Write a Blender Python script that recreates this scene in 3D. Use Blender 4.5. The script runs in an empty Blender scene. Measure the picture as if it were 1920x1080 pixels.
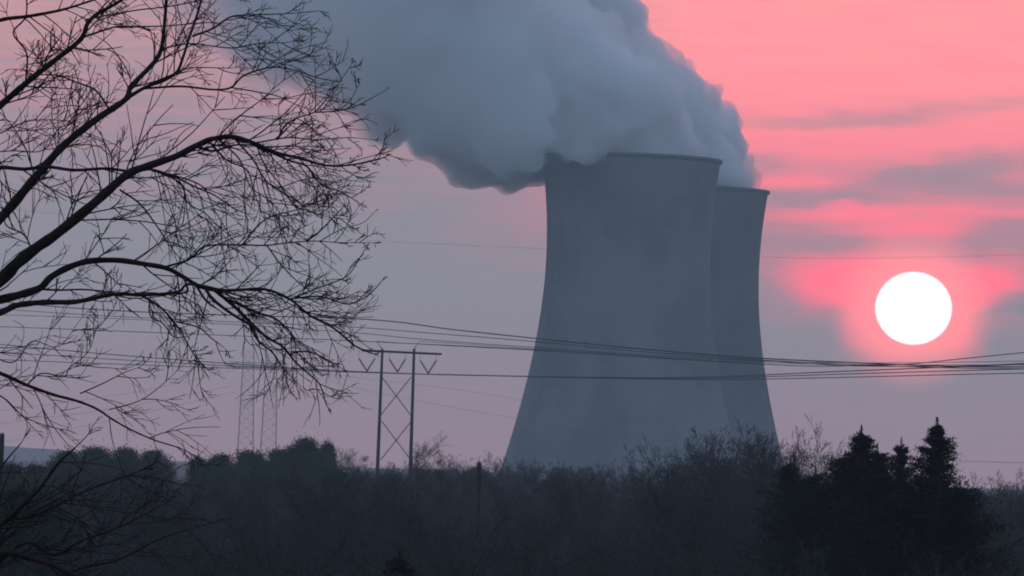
import bpy, math, random
import numpy as np
from mathutils import Vector, Matrix, noise as mnoise
R = math.radians
scene = bpy.context.scene
COL = scene.collection

# ------------------------------------------------------------------ camera
F = 9813.0                      # focal length in photo pixels (1920 wide)
CAM_Z = 16.0
PITCH, ROLL = 1.868, 1.9
cam = bpy.data.cameras.new('camera'); camo = bpy.data.objects.new('camera', cam); COL.objects.link(camo)
cam.sensor_width = 36.0; cam.lens = 36.0 * F / 1920.0
cam.clip_start = 0.5; cam.clip_end = 60000
CM = (Matrix.Rotation(R(90 + PITCH), 4, 'X') @ Matrix.Rotation(R(ROLL), 4, 'Z'))
CM.translation = Vector((0, 0, CAM_Z))
camo.matrix_world = CM
scene.camera = camo
C0 = Vector((0, 0, CAM_Z)); CR = CM.to_3x3()

def ray(x, y):
    return (CR @ Vector(((x - 960) / F, (540 - y) / F, -1.0))).normalized()
def P(x, y, D):                 # world point seen at photo pixel (x, y) at world depth D
    d = ray(x, y)
    return C0 + d * (D / d.y)
def UV(x, y):                   # sky coordinates: azimuth / elevation, both in units of 1/F radians
    d = ray(x, y)
    return math.atan2(d.x, d.y) * F, math.asin(d.z) * F

# ------------------------------------------------------------------ render settings
scene.view_settings.view_transform = 'Standard'; scene.view_settings.look = 'None'
scene.view_settings.gamma = 1.0; scene.view_settings.exposure = 0.0
scene.render.engine = 'CYCLES'
scene.cycles.use_denoising = True
scene.cycles.max_bounces = 20; scene.cycles.diffuse_bounces = 2; scene.cycles.volume_bounces = 16
scene.cycles.transparent_max_bounces = 16
scene.cycles.volume_step_rate = 1.0; scene.cycles.volume_max_steps = 256
scene.cycles.filter_width = 1.9

# ------------------------------------------------------------------ node helper
class E:
    """tiny expression builder over shader math nodes"""
    def __init__(s, nt, sock): s.nt, s.s = nt, sock
    def m(s, op, *a, clamp=False):
        n = s.nt.nodes.new('ShaderNodeMath'); n.operation = op; n.use_clamp = clamp
        for i, v in enumerate((s,) + a):
            if isinstance(v, E): s.nt.links.new(v.s, n.inputs[i])
            else: n.inputs[i].default_value = v
        return E(s.nt, n.outputs[0])
    def __add__(s, o): return s.m('ADD', o)
    __radd__ = __add__
    def __sub__(s, o): return s.m('SUBTRACT', o)
    def __mul__(s, o): return s.m('MULTIPLY', o)
    __rmul__ = __mul__
    def step(s, a, b):          # smoothstep from a to b (a may be above b)
        n = s.nt.nodes.new('ShaderNodeMapRange'); n.interpolation_type = 'SMOOTHSTEP'
        s.nt.links.new(s.s, n.inputs[0])
        lo, hi, o0, o1 = (a, b, 0.0, 1.0) if a < b else (b, a, 1.0, 0.0)
        n.inputs[1].default_value = lo; n.inputs[2].default_value = hi
        n.inputs[3].default_value = o0; n.inputs[4].default_value = o1
        return E(s.nt, n.outputs[0])
    def clamp(s, a=0.0, b=1.0): return s.m('MAXIMUM', a).m('MINIMUM', b)

def mixrgb(nt, f, a, b):
    n = nt.nodes.new('ShaderNodeMix'); n.data_type = 'RGBA'; n.clamp_factor = True
    nt.links.new(f.s, n.inputs[0])
    for k, v in ((6, a), (7, b)):
        if isinstance(v, tuple): n.inputs[k].default_value = (*v, 1)
        else: nt.links.new(v, n.inputs[k])
    return n.outputs[2]

# ------------------------------------------------------------------ world: dusk sky
SUN_PX = (1713, 578)
sd = ray(*SUN_PX); SUN_EL = math.asin(sd.z); SUN_AZ = math.atan2(sd.x, sd.y)
world = bpy.data.worlds.new('World'); scene.world = world; world.use_nodes = True
nt = world.node_tree; nt.nodes.clear()
out = nt.nodes.new('ShaderNodeOutputWorld'); bg = nt.nodes.new('ShaderNodeBackground')
nt.links.new(bg.outputs[0], out.inputs[0])
tc = nt.nodes.new('ShaderNodeTexCoord')
sep = nt.nodes.new('ShaderNodeSeparateXYZ'); nt.links.new(tc.outputs['Generated'], sep.inputs[0])
X, Y, Z = (E(nt, sep.outputs[i]) for i in range(3))
u = X.m('ARCTAN2', Y) * F
v = Z.m('ARCSINE') * F
def nz(cu, cv, su, sv, detail=3.0, off=0.0):
    cx = nt.nodes.new('ShaderNodeCombineXYZ')
    nt.links.new((cu * (1.0 / su)).s, cx.inputs[0]); nt.links.new((cv * (1.0 / sv)).s, cx.inputs[1]); cx.inputs[2].default_value = off
    n = nt.nodes.new('ShaderNodeTexNoise'); n.inputs['Scale'].default_value = 1.0; n.inputs['Detail'].default_value = detail
    nt.links.new(cx.outputs[0], n.inputs['Vector']); return E(nt, n.outputs[0]) - 0.5
vw = v + nz(u, v, 150, 60, 4) * 55.0 + nz(u, v, 45, 16, 3, 3.0) * 14.0      # warped elevation
uw = u + nz(u, v, 120, 90, 2, 7.0) * 90.0
def streak(x, y, L, W, tilt, k):
    cu, cv = UV(x, y); t = R(tilt)
    a = ((uw - cu) * math.cos(t) + (vw - cv) * math.sin(t)) * (1.0 / L)
    b = ((vw - cv) * math.cos(t) - (uw - cu) * math.sin(t)) * (1.0 / W)
    return ((a * a) * (a * a) + b * b).m('MULTIPLY', -1.0).m('EXPONENT') * k
def vy(y, x=1500): return UV(x, y)[1]
def ux(x): return UV(x, 500)[0]
sy = vw.step(vy(640), vy(110))
sx = uw.step(ux(740), ux(1520))
t = sy * (sx * 0.86 + 0.06) + vw.step(vy(500), vy(90)) * 0.20 + 0.03
for a in [(1590, 226, 185, 15, 3, -.50), (1850, 196, 150, 15, 5, -.40), (1730, 330, 170, 20, 7, -.50), (1870, 300, 120, 26, 6, -.34),
          (1500, 376, 140, 11, 2, -.55), (1860, 352, 150, 16, -3, -.50), (1490, 452, 120, 22, 0, -.32), (1890, 440, 80, 22, 8, -.32),
          (1430, 305, 60, 14, 0, -.30), (1710, 394, 240, 11, 1, .42), (1690, 428, 120, 20, 3, .40), (1640, 270, 200, 16, 4, .15),
          (1470, 342, 135, 13, 2, .42), (1650, 262, 260, 22, 4, .30), (1690, 422, 140, 26, 2, .20), (1560, 404, 120, 8, 2, .25), (1480, 255, 110, 14, 3, .25), (1905, 575, 60, 16, 6, -.35)]:
    t = t + streak(*a)
t = t + streak(1705, 534, 212, 47, 0, 1.3) + streak(1715, 612, 112, 52, 0, 1.2)
t = t + nz(u, v, 280, 24, 4, 11.0) * 0.42 * sy + nz(u, v, 110, 8, 5, 5.0) * 0.34 * (sy * 0.8 + 0.2)
t = (t + (t.m('MULTIPLY', -1.0) + 0.34).clamp(0, 1) * sx * 0.7 * vw.step(vy(560), vy(420))).clamp(0.0, 1.0)
GREY = mixrgb(nt, v.step(vy(900), vy(500)), (.50, .335, .375), (.41, .41, .41))
PINK = mixrgb(nt, v.step(vy(620), vy(60)), (2.90, .215, .33), (2.00, .50, .46))
PINK = mixrgb(nt, (nz(u, v, 240, 22, 5, 21.0) * 3.2 + nz(u, v, 60, 9, 4, 25.0) * 1.6 + .25).clamp(0, 1) * 0.55, PINK, (2.0, .36, .44))
col = mixrgb(nt, t, GREY, PINK)
su, sv = UV(*SUN_PX)
dd = ((u - su) * (u - su) + (v - sv) * (v - sv) * 1.10).m('SQRT')
col = mixrgb(nt, dd.step(170, 66) * 0.6, col, (3.2, .75, .62))
col = mixrgb(nt, dd.step(74, 61), col, (9.0, 9.6, 9.6))
sky = nt.nodes.new('ShaderNodeTexSky'); sky.sky_type = 'NISHITA'; sky.sun_disc = False
sky.sun_elevation = SUN_EL; sky.sun_rotation = SUN_AZ; sky.altitude = 100; sky.dust_density = 2.0
mul = nt.nodes.new('ShaderNodeMix'); mul.data_type = 'RGBA'; mul.blend_type = 'MULTIPLY'; mul.inputs[0].default_value = 1.0
nt.links.new(sky.outputs[0], mul.inputs[6])
SKYMUL = (1.0, 1.0, 1.0); SKYADD = (.19, .275, .425)      # blue fill light added to the dome away from the sunset
mul.inputs[7].default_value = (0.10 * SKYMUL[0], 0.10 * SKYMUL[1], 0.10 * SKYMUL[2], 1)
add = nt.nodes.new('ShaderNodeMix'); add.data_type = 'RGBA'; add.blend_type = 'ADD'; add.inputs[0].default_value = 1.0
nt.links.new(mul.outputs[2], add.inputs[6])
zg = Z.clamp(0.0, 1.0) * 0.75 + 0.72  # added fill strengthened toward the zenith to brighten the steam
cxa = nt.nodes.new('ShaderNodeCombineXYZ')
for i in range(3): nt.links.new((zg * SKYADD[i]).s, cxa.inputs[i])
nt.links.new(cxa.outputs[0], add.inputs[7])
ca = X * sd.x + Y * sd.y + Z * sd.z
msk = ca.step(math.cos(R(40)), math.cos(R(15)))
fin = mixrgb(nt, msk, add.outputs[2], col)
nt.links.new(fin, bg.inputs[0]); bg.inputs[1].default_value = 1.0
world.cycles.sampling_method = 'MANUAL'; world.cycles.sample_map_resolution = 2048

sl = bpy.data.lights.new('sun', 'SUN'); sl.energy = 0.12; sl.angle = R(0.6); sl.color = (1.0, .38, .30)
so = bpy.data.objects.new('sun', sl); COL.objects.link(so)
so.rotation_euler = (-sd).to_track_quat('-Z', 'Y').to_euler(); so.location = (30, 0, 60)

# ------------------------------------------------------------------ helpers
def tag(o, label=None, cat=None, group=None, kind=None):
    if label: o['label'] = label
    if cat: o['category'] = cat
    if group: o['group'] = group
    if kind: o['kind'] = kind
    return o
def empty(name, loc, rz=0.0):
    o = bpy.data.objects.new(name, None); COL.objects.link(o); o.location = loc; o.rotation_euler[2] = rz
    o.empty_display_size = 0.5
    return o
class Geo:
    def __init__(s): s.v = []; s.q = []; s.t = []; s.n = 0
    def add(s, v, q=None, t=None):
        v = np.asarray(v, dtype=np.float32).reshape(-1, 3); s.v.append(v)
        if q is not None and len(q): s.q.append(np.asarray(q, dtype=np.int32) + s.n)
        if t is not None and len(t): s.t.append(np.asarray(t, dtype=np.int32) + s.n)
        s.n += len(v)
    def tube(s, pts, rad, k=4, cap=False):
        p = np.asarray(pts, dtype=np.float64); n = len(p)
        d = p[-1] - p[0]; L = np.linalg.norm(d); d = d / L if L > 1e-9 else np.array([0, 0, 1.0])
        tang = np.gradient(p, axis=0); tang /= (np.linalg.norm(tang, axis=1, keepdims=True) + 1e-12)
        a = np.array([0, 0, 1.0]) if abs(d[2]) < 0.9 else np.array([1.0, 0, 0])
        s1 = np.cross(tang, a); s1 /= (np.linalg.norm(s1, axis=1, keepdims=True) + 1e-12)
        s2 = np.cross(tang, s1)
        th = np.arange(k) * (2 * math.pi / k)
        r = np.asarray(rad, dtype=np.float64) * np.ones(n)
        ring = p[:, None, :] + r[:, None, None] * (np.cos(th)[None, :, None] * s1[:, None, :] + np.sin(th)[None, :, None] * s2[:, None, :])
        i = np.arange(n - 1)[:, None] * k; j = np.arange(k)[None, :]; j2 = (j + 1) % k
        q = np.stack([i + j, i + j2, i + k + j2, i + k + j], -1).reshape(-1, 4)
        tt = []
        if cap:
            for b in (0, (n - 1) * k):
                for m in range(1, k - 1): tt.append((b, b + m, b + m + 1))
        s.add(ring.reshape(-1, 3), q, tt)
    def box(s, c, d, rot=None):
        c = np.asarray(c); d = np.asarray(d) / 2
        v = np.array([[x, y, z] for x in (-1, 1) for y in (-1, 1) for z in (-1, 1)]) * d
        if rot is not None: v = v @ np.asarray(rot).T
        s.add(v + c, [(0, 1, 3, 2), (4, 6, 7, 5), (0, 4, 5, 1), (2, 3, 7, 6), (0, 2, 6, 4), (1, 5, 7, 3)])
    def mesh(s, name, mat=None, smooth=False):
        me = bpy.data.meshes.new(name)
        V = np.concatenate(s.v) if s.v else np.zeros((0, 3), np.float32)
        Q = np.concatenate(s.q) if s.q else np.zeros((0, 4), np.int32)
        T = np.concatenate(s.t) if s.t else np.zeros((0, 3), np.int32)
        me.vertices.add(len(V)); me.vertices.foreach_set('co', V.ravel())
        nl = Q.size + T.size; me.loops.add(nl)
        me.loops.foreach_set('vertex_index', np.concatenate([Q.ravel(), T.ravel()]))
        me.polygons.add(len(Q) + len(T))
        ls = np.concatenate([np.arange(len(Q)) * 4, Q.size + np.arange(len(T)) * 3]).astype(np.int32)
        me.polygons.foreach_set('loop_start', ls)
        if smooth: me.polygons.foreach_set('use_smooth', np.ones(len(ls), dtype=bool))
        me.update(calc_edges=True); me.validate()
        if mat: me.materials.append(mat)
        return me
def mobj(name, me, parent=None, loc=None):
    o = bpy.data.objects.new(name, me); COL.objects.link(o)
    if parent: o.parent = parent
    if loc is not None: o.location = loc
    return o

def mat_basic(name, c1, c2=None, scale=1.0, rough=0.9, bump=0.0, detail=4.0):
    m = bpy.data.materials.new(name); m.use_nodes = True; t_ = m.node_tree
    b = t_.nodes['Principled BSDF']; b.inputs['Roughness'].default_value = rough
    b.inputs['Specular IOR Level'].default_value = 0.15
    b.inputs['Base Color'].default_value = (*c1, 1)
    if c2:
        tcn = t_.nodes.new('ShaderNodeTexCoord'); n = t_.nodes.new('ShaderNodeTexNoise')
        n.inputs['Scale'].default_value = scale; n.inputs['Detail'].default_value = detail
        t_.links.new(tcn.outputs['Object'], n.inputs['Vector'])
        r = t_.nodes.new('ShaderNodeValToRGB'); r.color_ramp.elements[0].position = .35; r.color_ramp.elements[1].position = .65
        r.color_ramp.elements[0].color = (*c1, 1); r.color_ramp.elements[1].color = (*c2, 1)
        t_.links.new(n.outputs[0], r.inputs[0]); t_.links.new(r.outputs[0], b.inputs['Base Color'])
        if bump:
            bp = t_.nodes.new('ShaderNodeBump'); bp.inputs['Strength'].default_value = bump
            t_.links.new(n.outputs[0], bp.inputs['Height']); t_.links.new(bp.outputs[0], b.inputs['Normal'])
    return m
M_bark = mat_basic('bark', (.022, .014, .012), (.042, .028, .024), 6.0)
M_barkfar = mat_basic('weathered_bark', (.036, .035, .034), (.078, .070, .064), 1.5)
M_ever = mat_basic('evergreen_foliage', (.022, .034, .020), (.045, .062, .034), 1.2)
M_cedar = mat_basic('cedar_foliage', (.010, .011, .007), (.026, .024, .014), 1.6)
M_wood = mat_basic('pole_wood', (.028, .022, .020), (.05, .042, .036), 3.0)
M_steel = mat_basic('galvanised_steel', (.13, .13, .135), (.2, .2, .205), 2.0, rough=.55)
M_insul = mat_basic('insulator_porcelain', (.10, .07, .06), (.14, .1, .09), 6.0, rough=.35)
M_wire = mat_basic('conductor_aluminium', (.08, .08, .085), (.12, .12, .125), 3.0, rough=.5)
M_ground = mat_basic('winter_ground', (.035, .032, .022), (.07, .062, .045), .05)
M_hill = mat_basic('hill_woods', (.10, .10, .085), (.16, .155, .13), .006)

# ------------------------------------------------------------------ terrain
def gz(x, y):
    r = math.hypot(x, y)
    s_ = min(1, max(0, (r - 18) / 95.0)); s_ = s_ * s_ * (3 - 2 * s_)
    z = 14.4 * (1 - s_)
    z += s_ * (1.6 * mnoise.noise(Vector((x * .006, y * .006, 0))) + .5 * mnoise.noise(Vector((x * .03, y * .03, 2))))
    k = min(1, max(0, (r - 1700) / 400.0)); z = z * (1 - k)
    return z
def grid_sheet(xs, ys, fn, name, mat):
    g = Geo(); nx, ny = len(xs), len(ys)
    vv = [(x, y, fn(x, y)) for y in ys for x in xs]
    i = np.arange(nx - 1)[None, :]; j = np.arange(ny - 1)[:, None] * nx
    q = np.stack([j + i, j + i + 1, j + nx + i + 1, j + nx + i], -1).reshape(-1, 4)
    g.add(vv, q); return mobj(name, g.mesh(name, mat, True))
def symspace(a, n, p=3.0):
    t_ = np.linspace(-1, 1, n); return np.sign(t_) * np.abs(t_) ** p * a
EXT = 6200.0
tag(grid_sheet(symspace(EXT, 111), symspace(EXT, 111), gz, 'ground', M_ground), kind='structure')
def hz_(x, y):
    a = max(0.0, 1 - abs(y - 5200) / 700.0); a = a * a * (3 - 2 * a)
    return -5 + a * (18 + 14 * mnoise.noise(Vector((x * .0011 + 3, 0, 0))) + 4 * mnoise.noise(Vector((x * .006, 4, 0)))
                     + 1.6 * mnoise.noise(Vector((x * .03, y * .01, 8))) - 24 * (1 / (1 + math.exp(-(x + 335) / 45.0))) * (1 if x < 6000 else 0))
tag(grid_sheet(np.linspace(-2600, 2600, 221), np.linspace(4500, 5900, 15), hz_, 'hills', M_hill), kind='structure')

# ------------------------------------------------------------------ cooling towers
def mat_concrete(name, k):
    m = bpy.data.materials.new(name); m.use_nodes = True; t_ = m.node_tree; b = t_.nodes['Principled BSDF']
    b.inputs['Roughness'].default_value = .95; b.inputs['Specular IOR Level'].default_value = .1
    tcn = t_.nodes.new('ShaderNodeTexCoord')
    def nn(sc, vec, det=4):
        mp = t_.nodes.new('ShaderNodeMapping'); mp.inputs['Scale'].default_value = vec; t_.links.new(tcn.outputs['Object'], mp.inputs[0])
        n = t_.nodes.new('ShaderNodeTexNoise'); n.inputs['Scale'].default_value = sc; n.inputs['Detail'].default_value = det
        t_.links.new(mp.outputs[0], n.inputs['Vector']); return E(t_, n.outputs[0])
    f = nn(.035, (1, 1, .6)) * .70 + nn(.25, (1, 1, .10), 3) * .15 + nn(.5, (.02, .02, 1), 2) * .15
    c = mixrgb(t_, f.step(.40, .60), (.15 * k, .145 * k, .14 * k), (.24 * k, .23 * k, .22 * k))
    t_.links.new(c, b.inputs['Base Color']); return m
M_conc = mat_concrete('tower_concrete', 1.0); M_conc2 = mat_concrete('shaded_concrete', .62); M_rim = mat_basic('rim_concrete', (.10, .10, .10), (.15, .15, .15), .3)  # farther tower gets a darkened copy of the concrete, shade put into its colour
def r_at(z): c_ = 94.5 if z < 112.5 else 96.0; return 37.4 * math.sqrt(1 + ((z - 112.5) / c_) ** 2)
TOP = 155.0
def lathe(prof, n=192):
    g = Geo(); th = np.arange(n) * 2 * math.pi / n; vv = []
    for r_, z_ in prof: vv.append(np.stack([np.cos(th) * r_, np.sin(th) * r_, np.full(n, z_)], -1))
    i = np.arange(len(prof) - 1)[:, None] * n; j = np.arange(n)[None, :]; j2 = (j + 1) % n
    g.add(np.concatenate(vv), np.stack([i + j, i + j2, i + n + j2, i + n + j], -1).reshape(-1, 4)); return g
zs = list(np.linspace(0, TOP - 1.6, 60))
prof = [(r_at(z_), z_) for z_ in zs] + [(r_at(z_) - .5, z_) for z_ in reversed(zs)] + [(r_at(0), 0)]
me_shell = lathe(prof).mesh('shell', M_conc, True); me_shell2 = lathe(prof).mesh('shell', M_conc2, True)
rt = r_at(TOP)
me_rim = lathe([(rt + .05, TOP - 1.597), (rt + .75, TOP - 1.45), (rt + .75, TOP), (rt - .7, TOP), (rt - .7, TOP - 1.597), (rt + .05, TOP - 1.597)]).mesh('rim', M_rim)
def tower(px, py, D, label, shell):
    p = P(px, py, D); s_ = 1.0
    e = empty('cooling_tower', (p.x, p.y, 0)); s_ = p.z / TOP; e.scale = (s_, s_, s_)
    mobj('shell', shell, e); mobj('rim', me_rim, e)
    tag(e, label, 'cooling tower', 'pair of hyperbolic cooling towers'); return e
T1 = tower(1184, 296, 2400, 'nearer, larger grey cooling tower with steam spilling over its lip', me_shell)
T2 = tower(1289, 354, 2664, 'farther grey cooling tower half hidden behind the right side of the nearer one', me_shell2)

# ------------------------------------------------------------------ steam plumes
def mat_steam(name, dens, xlo, xhi):
    m = bpy.data.materials.new(name); m.use_nodes = True; t_ = m.node_tree; t_.nodes.clear()
    o = t_.nodes.new('ShaderNodeOutputMaterial'); pv = t_.nodes.new('ShaderNodeVolumePrincipled')
    t_.links.new(pv.outputs[0], o.inputs['Volume'])
    pv.inputs['Color'].default_value = (.998, .998, .999, 1); pv.inputs['Anisotropy'].default_value = 0.0
    tcn = t_.nodes.new('ShaderNodeTexCoord'); sp = t_.nodes.new('ShaderNodeSeparateXYZ')
    t_.links.new(tcn.outputs['Object'], sp.inputs[0]); x_ = E(t_, sp.outputs[0]); y_ = E(t_, sp.outputs[1])
    n = t_.nodes.new('ShaderNodeTexNoise'); n.inputs['Scale'].default_value = .02; n.inputs['Detail'].default_value = 3
    t_.links.new(tcn.outputs['Object'], n.inputs['Vector'])
    d = (E(t_, n.outputs[0]).step(.30, .62) * .7 + .3) * (x_.step(xlo, xhi) * .97 + .03) * (x_.step(xhi, xhi + 95) * .8 + .2) * (y_.step(2338, 2362) * .80 + .20) * dens 
    t_.links.new(d.s, pv.inputs['Density'])
    m.cycles.volume_step_rate = 0.6
    return m
def plume(name, balls, mat, label, seed, vox=3.2, clipz=None):
    import bmesh
    bm = bmesh.new(); bmesh.ops.create_icosphere(bm, subdivisions=3, radius=1.0)
    uv_ = np.array([v_.co[:] for v_ in bm.verts]); uf = np.array([[v_.index for v_ in f_.verts] for f_ in bm.faces]); bm.free()
    g = Geo()
    for (x, y, z, r_) in balls: g.add(uv_ * r_ + np.array((x, y, z)), t=uf)
    def remesh(me, size, smooth_n):
        tmp = bpy.data.objects.new('tmp', me); COL.objects.link(tmp)
        md = tmp.modifiers.new('r', 'REMESH'); md.mode = 'VOXEL'; md.voxel_size = size
        if smooth_n: ms = tmp.modifiers.new('s', 'SMOOTH'); ms.iterations = smooth_n
        dg = bpy.context.evaluated_depsgraph_get()
        o_ = bpy.data.meshes.new_from_object(tmp.evaluated_get(dg)); bpy.data.objects.remove(tmp); return o_
    def arrays(me):
        n = len(me.vertices); co = np.empty(n * 3, np.float32); me.vertices.foreach_get('co', co)
        no = np.empty(n * 3, np.float32); me.vertices.foreach_get('normal', no)
        vi = np.empty(len(me.loops), np.int32); me.loops.foreach_get('vertex_index', vi)
        return co.reshape(-1, 3), no.reshape(-1, 3), vi.reshape(-1, 4)
    def largest(me, name, mat):                 # keep the outer skin only: no cavities, no crumbs
        co, no, q = arrays(me); lab = np.arange(len(co))
        while True:
            m_ = lab[q].min(1); new = lab.copy()
            for c_ in range(4): np.minimum.at(new, q[:, c_], m_)
            new = new[new]
            if (new == lab).all(): break
            lab = new
        u_, c_ = np.unique(lab, return_counts=True); keep = lab == u_[c_.argmax()]
        ix = np.cumsum(keep) - 1; g = Geo(); g.add(co[keep], ix[q[keep[q[:, 0]]]]); return g.mesh(name, mat, True)
    me = largest(remesh(g.mesh('tmp'), vox, 3), name, None)
    co, no, q = arrays(me); n = len(co)
    dsp = np.empty(n, np.float32)
    for i in range(n):
        p = Vector(co[i]) + Vector((seed, 0, 0))
        a = 0.0
        for (L, A) in ((48, 8.5), (24, 7.0), (12, 5.0), (6.5, 2.8)):
            a += A * (1.9 * abs(mnoise.noise(p / L)) - 0.42)
        dsp[i] = a
    # stay inside the tower mouth near the source
    co = co + no * dsp[:, None]
    me.vertices.foreach_set('co', co.ravel()); me.update()
    me = largest(remesh(me, vox * .7, 0), name, mat)
    o = mobj(name, me); tag(o, label, 'steam plume', 'steam plumes of the two cooling towers'); return o
def interp(tab, x):
    xs_ = [a for a, _ in tab]; ys_ = [b for _, b in tab]; return float(np.interp(x, xs_, ys_))
rng = random.Random(5)
def ball(px, py, rp, D, dy=0.0):
    p = P(px, py, D); return (p.x, p.y + dy, p.z, rp * D / F)
# front plume
lower = [(300, 60), (380, 78), (420, 100), (480, 128), (540, 158), (600, 182), (660, 200), (700, 232), (740, 240), (790, 252), (820, 276), (860, 312), (905, 336), (940, 326), (1018, 338), (1080, 330), (1150, 318), (1250, 300)]
upper_r = [(980, -170), (1010, -60), (1050, 0), (1090, 50), (1160, 105), (1220, 155), (1275, 200), (1320, 245), (1346, 292)]   # right boundary x(y)
yb = [(b, a) for a, b in upper_r]
B = []
for x in range(330, 1120, 26):
    b_ = interp(lower, x); r_ = rng.uniform(30, 58); B.append(ball(x, b_ - r_ + rng.uniform(-6, 8), r_, (2385 if x < 960 else 2410) + rng.uniform(-14, 14)))
for k in range(22):                                             # ragged wisps under the belly
    x = rng.uniform(620, 985); B.append(ball(x, interp(lower, x) - 12 + rng.uniform(0, 14), rng.uniform(12, 22), 2385 + rng.uniform(-15, 15)))
for x in range(380, 1330, 46):
    b_ = interp(lower, x)
    y = b_ - 60
    while y > -190:
        r_ = rng.uniform(58, 92); xr = interp(yb, y)
        if x + r_ < xr:
            for dy in ((-45, 5, 50) if x < 1000 else (-25, 20)):
                B.append(ball(x + rng.uniform(-10, 10), y - 20 + rng.uniform(-15, 15), r_, 2395 + 8 * min(1, max(0, (x - 880) / 200)), dy * (1 if x < 960 else .6) + rng.uniform(-12, 12)))
        y -= 55
for x in range(420, 1330, 30):                                  # solid core
    y = -200
    while y < interp(lower, x) - 52:
        xr = interp(yb, y)
        if x + 48 < xr:
            for dy in ((-35, 0, 35) if y < 200 else (-18, 12)): B.append(ball(x, y, 46, 2395 + 8 * min(1, max(0, (x - 880) / 200)), dy))
        y += 32
for y in range(-180, 285, 22):                                  # right edge
    r_ = rng.uniform(26, 46); xr = interp(yb, y); B.append(ball(xr - r_, y, r_, 2400 + rng.uniform(-20, 20)))
for x in range(960, 1180, 22):                                  # body over the left half of the mouth
    for y in (170, 195, 220, 245, 268):
        if x + 44 < interp(yb, y): B.append(ball(x + rng.uniform(-6, 6), y + rng.uniform(-6, 6), rng.uniform(34, 50), rng.uniform(2386, 2400)))
for k in range(26):                                             # inside the mouth
    a = rng.uniform(0, 6.283); q = math.sqrt(rng.random()) * 25
    p = T1.location; B.append((p.x + q * math.cos(a), p.y + q * math.sin(a), 151 + rng.uniform(0, 4), 10 + rng.uniform(0, 3)))
for x in (1042, 1062, 1084, 1106, 1130, 1152):    # spill over the near lip: a tongue of puffs from the mouth across the rim and down
    k_ = {1042: .8, 1130: .85, 1152: .6}.get(x, 1.0)
    for (y, r_, D) in ((266, 30, 2390), (272, 26, 2376), (281, 20, 2364), (291, 15, 2355), (300, 11, 2350)):
        B.append(ball(x + rng.uniform(-4, 4), y + rng.uniform(-3, 3), r_ * k_, D))
M_st1 = mat_steam('steam', .21, P(260, 100, 2400).x, P(600, 100, 2400).x)
plume('steam_plume', B, M_st1, 'broad blue grey steam plume streaming left from the nearer cooling tower', 0.0)
rr = [(960, -200), (1120, -90), (1150, -40), (1188, 0), (1222, 42), (1243, 85), (1262, 118), (1275, 148), (1310, 168), (1350, 208), (1382, 250), (1405, 285), (1422, 315), (1434, 352)]
yr = [(b, a) for a, b in rr]
B = []
for y in range(-180, 346, 17):
    r_ = rng.uniform(18, 40) * (1.0 if y < 250 else .75); B.append(ball(interp(yr, y) - r_ + rng.uniform(-4, 5), y, r_, 2664 + rng.uniform(-15, 15)))
B.append(ball(1266, 124, 13, 2650))
for y in range(-190, 330, 34):
    xr = interp(yr, y)
    for k in range(4):
        r_ = rng.uniform(48, 66); x = xr - r_ - 8 - k * 48
        if x > 1289 - 150 + 40 or y < 240:
            for dy in (-25, 25): B.append(ball(x, y, r_ * (.8 if y > 250 else 1), 2664, dy + rng.uniform(-10, 10)))
for k in range(30):
    a = rng.uniform(0, 6.283); q = math.sqrt(rng.random()) * 25
    p = T2.location; B.append((p.x + q * math.cos(a), p.y + q * math.sin(a), 151 + rng.uniform(0, 5), 10 + rng.uniform(0, 3)))
M_st2 = mat_steam('far_steam', .20, -9999, -9998)
plume('steam_plume', B, M_st2, 'puffy steam plume rising from the farther cooling tower behind the broad one', 50.0)

# ------------------------------------------------------------------ tree prototypes
def perp(d, rnd):
    a = Vector((rnd.gauss(0, 1), rnd.gauss(0, 1), rnd.gauss(0, 1))); a -= d * a.dot(d); return a.normalized()
def bare_proto(seed, H=15.0, kids=(10, 8, 7, 4), twig=.015, spread=1.0):
    rnd = random.Random(seed); g = Geo(); trunk = Geo()
    def br(p, d, L, r0, lev):
        n = 5 if lev < 2 else 4; pts = [p.copy()]; dd_ = d.copy(); seg = L / (n - 1)
        for i in range(n - 1):
            dd_ = (dd_ + perp(dd_, rnd) * (.10 if lev == 0 else .22) + Vector((0, 0, .10 if lev else .02))).normalized()
            pts.append(pts[-1] + dd_ * seg)
        r1 = max(r0 * (.35 if lev else .25), twig * .6)
        rads = np.linspace(r0, r1, n)
        (trunk if lev == 0 else g).tube([tuple(q) for q in pts], rads, 6 if lev == 0 else 3)
        if lev >= len(kids): return
        for k in range(kids[lev]):
            t_ = rnd.uniform(.28 if lev == 0 else .2, 1.0); f_ = t_ * (n - 1); i = min(int(f_), n - 2)
            q = pts[i].lerp(pts[i + 1], f_ - i); tn = (pts[i + 1] - pts[i]).normalized()
            ang = R(rnd.uniform(28, 62) * spread) if t_ < .95 else R(rnd.uniform(5, 25))
            nd = (tn * math.cos(ang) + perp(tn, rnd) * math.sin(ang)).normalized()
            ln = L * (rnd.uniform(.42, .66) if lev == 0 else rnd.uniform(.38, .62)) * (1.15 - .45 * t_)
            br(q, nd, ln, max(twig, (r0 + (r1 - r0) * t_) * .5), lev + 1)
    br(Vector((0, 0, -.3)), Vector((0, 0, 1)), H * .78, H * .014, 0)
    return trunk.mesh('trunk', M_barkfar), g.mesh('crown', M_barkfar)
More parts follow.
